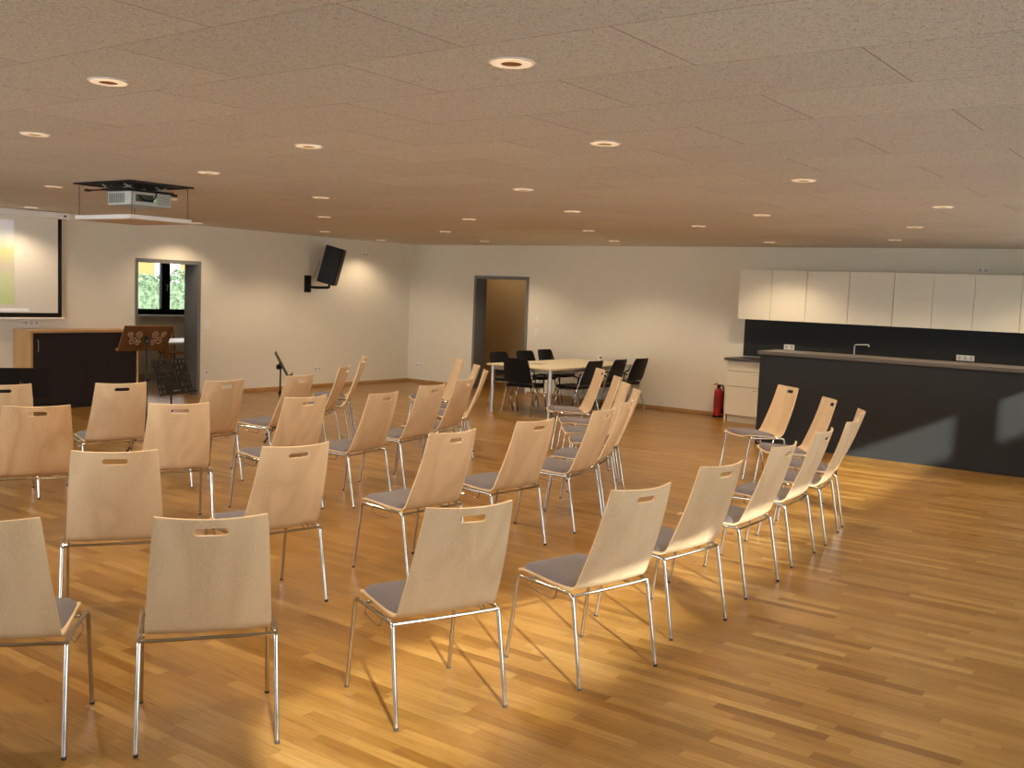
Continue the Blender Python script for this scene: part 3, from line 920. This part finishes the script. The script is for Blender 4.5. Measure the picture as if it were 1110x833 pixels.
# ---------------------------------------------------------------- music stands
def music_stand(name, label, pos, yaw, zc, wdt, hgt, style, tilt=22):
    """desk centre at height zc; the player's side is local +y; the top leans away from the player"""
    t_ = thing(name, label, 'music stand', pos, yaw)
    steel = BLACK
    for k in range(3):
        a = R(90 + 120 * k)
        b_ = MB(); b_.tube(fillet([(0, 0, .20), (math.cos(a) * .10, math.sin(a) * .10, .17), (math.cos(a) * .33, math.sin(a) * .33, .012)], .04), .010, 8)
        lg = b_.build('leg', steel, t_)
        c_ = MB(); c_.lathe([(.014, 0), (.016, .006), (.014, .02)], 10, (math.cos(a) * .335, math.sin(a) * .335, 0)); c_.build('foot_cap', RUBBER, lg)
    b_ = MB(); b_.tube([(0, -.01, .16), (0, -.01, zc * .62)], .0135, 10); b_.build('lower_tube', steel, t_)
    b_ = MB(); b_.tube([(0, -.01, zc * .60), (0, -.01, zc - .04)], .0095, 10); b_.build('upper_tube', steel, t_)
    b_ = MB(); b_.lathe([(.018, 0), (.021, .005), (.021, .035), (.016, .04)], 12, (0, -.01, zc * .60)); b_.tube([(0, -.01, zc * .6 + .02), (.05, -.01, zc * .6 + .02)], .008, 8); b_.build('clamp', steel, t_)
    b_ = MB(); b_.lathe([(.022, -.02), (.03, -.01), (.03, .02), (.02, .03)], 12, m=Matrix.Translation((0, -.03, zc - .03)) @ Matrix.Rotation(PI / 2, 4, 'X'))
    b_.tube([(0, -.012, zc - .05), (0, -.012, zc + .02)], .02, 8); b_.build('tilt_joint', steel, t_)
    m_ = Matrix.Translation((0, .0, zc)) @ Matrix.Rotation(R(tilt), 4, 'X')
    b_ = MB()
    hw, hh = wdt / 2, hgt / 2
    if style == 'solid':
        b_.box(-hw, hw, 0, .004, -hh, hh, m_)
        d_ = b_.build('desk', BLACK, t_)
        b_ = MB(); b_.box(-hw, hw, .005, .06, -hh - .004, -hh, m_); b_.box(-hw, hw, .056, .06, -hh, -hh + .015, m_); b_.build('ledge', BLACK, d_)
    elif style == 'perforated':
        # plate with square-ish punched holes: grid of cells, the hole cells left open
        nx, nz = 27, 18
        vs, fs = [], []
        for i in range(nz + 1):
            for j in range(nx + 1):
                wob = lambda k, n_: (k // 3 * 3 + (0, .72, 2.28)[k % 3]) / n_      # wider hole cells
                jj, ii = wob(j, nx), wob(i, nz)
                vs.append(m_ @ Vector((-hw + wdt * jj, 0, -hh + hgt * ii)))
        for i in range(nz):
            for j in range(nx):
                row = i // 3
                hole = i % 3 == 1 and j % 3 == 1 and not (row < 2 and 8 < j < 20)
                if not hole:
                    fs.append((i * (nx + 1) + j, i * (nx + 1) + j + 1, (i + 1) * (nx + 1) + j + 1, (i + 1) * (nx + 1) + j))
        b_.add(vs, fs)
        me = b_.mesh('desk', BLACK)
        d_ = link('desk', me, t_)
        md = d_.modifiers.new('thickness', 'SOLIDIFY'); md.thickness = .004
        b_ = MB(); b_.box(-hw, hw, .002, .05, -hh - .008, -hh - .003, m_); b_.box(-hw, hw, .046, .05, -hh - .003, -hh + .012, m_); b_.build('ledge', BLACK, d_)
        b_ = MB(); b_.box(-.05, .05, .004, .012, -hh + .028, -hh + .036, m_); b_.build('paper_clip', SATIN, d_)
    else:
        # wooden desk: frame boards with carved scrolls in a pierced field
        b_.box(-hw, -hw + .05, 0, .014, -hh, hh, m_); b_.box(hw - .05, hw, 0, .014, -hh, hh, m_)
        b_.box(-hw + .05, hw - .05, 0, .014, hh - .05, hh, m_); b_.box(-hw + .05, hw - .05, 0, .014, -hh, -hh + .05, m_)
        b_.box(-.035, .035, 0, .014, -hh + .05, hh - .05, m_)
        b_.box(-hw + .05, hw - .05, .004, .009, -hh + .05, hh - .05, m_)
        d_ = b_.build('desk', WALNUT, t_)
        b_ = MB(); b_.box(-hw, hw, .015, .06, -hh - .012, -hh, m_); b_.build('ledge', WALNUT, d_)
        for s_ in (-1, 1):
            b_ = MB()
            for c_x, c_z, rr_, dr in ((.09, .045, .05, 1), (.15, -.03, .055, -1), (.19, .05, .04, 1), (.085, -.05, .04, -1)):
                pts = []
                for k in range(22):
                    a = k / 21 * 3.2 * PI
                    q = rr_ * (1 - k / 26)
                    pts.append(m_ @ Vector((s_ * (c_x + q * math.cos(a) * dr * .8), -.003, c_z + q * math.sin(a))))
                b_.tube(pts, .004, 5)
            b_.build('carved_scroll', plain('pale_carving', (.50, .36, .24), .5), d_)
    return t_
def yaw_of(dx, dy):
    return math.atan2(dy, dx) - PI / 2
music_stand('music_stand', 'music stand with solid black desk in front of the sideboard', (3.45, -9.68, 0), yaw_of(-.85, .5), .725, .50, .33, 'solid')
music_stand('music_stand', 'music stand with brown carved wooden desk before the left doorway', (3.93, -8.56, 0), yaw_of(-.98, .1), 1.19, .56, .32, 'wood', 30)
music_stand('music_stand', 'music stand with perforated black desk between chairs and doorway', (4.97, -8.96, 0), yaw_of(.95, .25), .88, .50, .36, 'perforated', 20)
music_stand('music_stand', 'music stand seen edge-on, before the blank wall below the speaker', (4.37, -7.04, 0), yaw_of(.67, .74), .89, .48, .33, 'solid', 28)

# ---------------------------------------------------------------- side room furniture
t = thing('side_table', 'pale topped table in the side room under the window', 'table', (-2.05, -3.75, 0))
b = MB(); b.box(-.55, .55, -.8, .8, .715, .745); b.build('tabletop', PLASTIC, t, bevel=.004)
for sx_ in (-1, 1):
    for sy_ in (-1, 1):
        b = MB(); b.box(sx_ * .48 - .03, sx_ * .48 + .03, sy_ * .72 - .03, sy_ * .72 + .03, 0, .714); b.build('leg', PINE, t)
def wood_chair(label, pos, rz):
    t_ = thing('wooden_chair', label, 'chair', pos, rz, 'wooden chairs in the side room')
    b_ = MB(); b_.prism([(-.20, -.2), (.20, -.2), (.22, .2), (-.22, .2)], .43, .46); b_.build('seat', PINE, t_, bevel=.006)
    for s_ in (-1, 1):
        b_ = MB(); b_.tube([(s_ * .20, .2, 0), (s_ * .17, .16, .43)], [.014, .019], 8); b_.build('leg', PINE, t_)
        b_ = MB(); b_.tube([(s_ * .19, -.24, 0), (s_ * .16, -.16, .43)], [.014, .019], 8); b_.build('leg', PINE, t_)
        b_ = MB(); b_.tube([(s_ * .17, -.18, .455), (s_ * .19, -.27, .93)], .016, 8); b_.build('back_post', PINE, t_)
    b_ = MB(); b_.box(-.21, .21, -.285, -.262, .84, .94); b_.build('top_rail', PINE, t_, bevel=.008)
    for k in range(4):
        x_ = -.105 + k * .07
        b_ = MB(); b_.tube([(x_, -.178, .455), (x_, -.27, .845)], .009, 6); b_.build('spindle', PINE, t_)
    return t_
wood_chair('honey wooden spindle chair in the side room, beside the pale table', (-1.15, -4.0, 0), R(100))
wood_chair('honey wooden spindle chair in the side room, beyond the table under the window', (-2.95, -3.35, 0), R(-88))

# ---------------------------------------------------------------- outside the side room window
b = MB()
random.seed(3)
b.box(-13.0, -11.85, -6, 14.0, 0, 1.74)
for k in range(16000):
    x = random.uniform(-13.2, -11.55); y = random.uniform(-4.5, 12.0)
    top = 1.93 + .15 * math.sin(y * 2.1) + .10 * math.sin(y * 5.3)
    z = random.uniform(0.3, top) if k % 3 else top - abs(random.gauss(0, .12))
    s_ = random.uniform(.035, .085)
    d1 = Vector((random.uniform(-1, 1), random.uniform(-1, 1), random.uniform(-1, 1))).normalized()
    d2 = d1.orthogonal().normalized()
    c0 = Vector((x, y, z))
    b.add([c0 + d1 * s_, c0 + d2 * s_ * .5, c0 - d1 * s_, c0 - d2 * s_ * .5], [(0, 1, 2, 3)])
hedge = link('hedge_foliage', b.mesh('hedge_foliage', plain('hedge_leaf', (.070, .108, .058), .8, vary=.6, scale=8)))
tag(hedge, 'pale green hedge seen through the side room window', 'hedge', None, 'stuff')
t = thing('neighbour_house', 'sunlit yellow house beyond the hedge', 'house', (-22, 8, 0))
b = MB(); b.box(-4, 4, -9, 9, -.1, 5.2); b.build('wall', plain('yellow_render', (.16, .10, .03), .9), t)
b = MB(); b.prism([(-4.5, 5.2), (4.5, 5.2), (0, 8.2)], -9.4, 9.4, Matrix.Rotation(PI / 2, 4, 'X')); b.build('roof', plain('roof_tile', (.35, .12, .07), .8), t)
for y_ in (-7, -4, -1, 2, 5):
    b = MB(); b.box(4.001, 4.05, y_ - .5, y_ + .5, 1.2, 2.5); b.build('window', PLASTIC, t)

# ---------------------------------------------------------------- recessed downlights
DL = [
 ((11.32, -12.00), 'recessed downlight closest to the camera, over the outermost chairs'),
 ((9.49, -12.49), 'recessed downlight at the near end of the ceiling, beyond the projector side'),
 ((7.50, -11.74), 'recessed downlight between the near ceiling corner and the projector lift'),
 ((8.82, -10.72), 'recessed downlight over the second row, between lift and nearest light'),
 ((10.61, -10.16), 'recessed downlight over the outermost row, second from the camera'),
 ((11.02, -8.21), 'recessed downlight over the outermost row, third from the camera'),
 ((6.82, -9.95), 'recessed downlight just beside the projector lift on the seating side'),
 ((4.04, -9.67), 'recessed downlight just beyond the projector lift toward the screen'),
 ((8.65, -8.22), 'recessed downlight over the middle of the second row'),
 ((6.13, -8.11), 'recessed downlight over the third row, beside the lift corner'),
 ((7.87, -6.28), 'recessed downlight over the far part of the second row'),
 ((4.04, -6.11), 'recessed downlight over the end of the innermost row'),
 ((1.40, -3.62), 'recessed downlight by the left wall above the speaker'),
 ((.62, -8.05), 'recessed downlight in front of the projection screen'),
 ((5.91, -5.53), 'recessed downlight over the end of the third row'),
 ((3.85, -3.53), 'recessed downlight above the space before the back doorway'),
 ((2.82, -1.26), 'recessed downlight closest to the back doorway'),
 ((6.39, -3.61), 'recessed downlight between the second row end and meeting table'),
 ((5.53, -1.50), 'recessed downlight above the meeting table by the back wall'),
 ((9.62, -5.58), 'recessed downlight over the chair turned toward the room'),
 ((8.30, -4.26), 'recessed downlight before the corner of the bar counter'),
 ((7.95, -1.30), 'recessed downlight before the first wall cabinets, behind the bar'),
 ((11.43, -6.13), 'recessed downlight over the open floor before the bar'),
 ((10.63, -3.96), 'recessed downlight just in front of the bar counter'),
 ((9.84, -1.86), 'recessed downlight above the bar counter worktop side'),
 ((4.10, -8.40), 'recessed downlight over the carved music stand'),
 ((.58, -5.45), 'recessed downlight before the left wall doorway'),
 ((.60, -1.48), 'recessed downlight close to the left wall, lighting the wall beside the speaker'),
 ((11.60, -1.50), 'recessed downlight above the far end of the bar'),
]
DM = {}
def downlight(pos, label):
    t_ = thing('ceiling_downlight', label, 'downlight', (pos[0], pos[1], H), 0, 'recessed ceiling downlights')
    if not DM:
        b_ = MB(); b_.lathe([(.088, -.0005), (.089, -.003), (.085, -.006), (.078, -.006), (.0775, -.0012)], 28); o = b_.build('trim_ring', PLASTIC, t_); DM['trim_ring'] = o.data
        b_ = MB(); b_.lathe([(.0774, -.0085), (.070, -.006), (.062, -.0018), (.060, -.0012)], 28); o = b_.build('reflector', REFLECTORGLOW, t_); DM['reflector'] = o.data
        b_ = MB(); b_.lathe([(.064, -.0022), (.060, -.006), (.036, -.009), (.012, -.010)], 18); o = b_.build('lamp', plain('gold_lamp_cap', (.55, .33, .12), .3, 1.0), t_); DM['lamp'] = o.data
    else:
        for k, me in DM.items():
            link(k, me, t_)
    ld = bpy.data.lights.new('downlight_beam', 'SPOT')
    ld.energy = LAMP * (.55 if pos[0] < .8 else 1.0)
    ld.spot_size = R(134); ld.spot_blend = .6
    ld.color = (1.0, .76, .50)
    ld.shadow_soft_size = .05
    lo = bpy.data.objects.new('downlight_beam', ld); COL.objects.link(lo)
    lo.parent = t_; lo.location = (0, 0, -.05)
for pos, lab in DL:
    downlight(pos, lab)
def room_lamp(pos, e):
    ld = bpy.data.lights.new('room_lamp', 'POINT'); ld.energy = e; ld.color = (1, .72, .45); ld.shadow_soft_size = .12
    lo = bpy.data.objects.new('room_lamp', ld); COL.objects.link(lo); lo.location = pos
room_lamp((1.2, 1.0, 2.4), 8)
room_lamp((-1.9, -4.6, 2.5), 9)
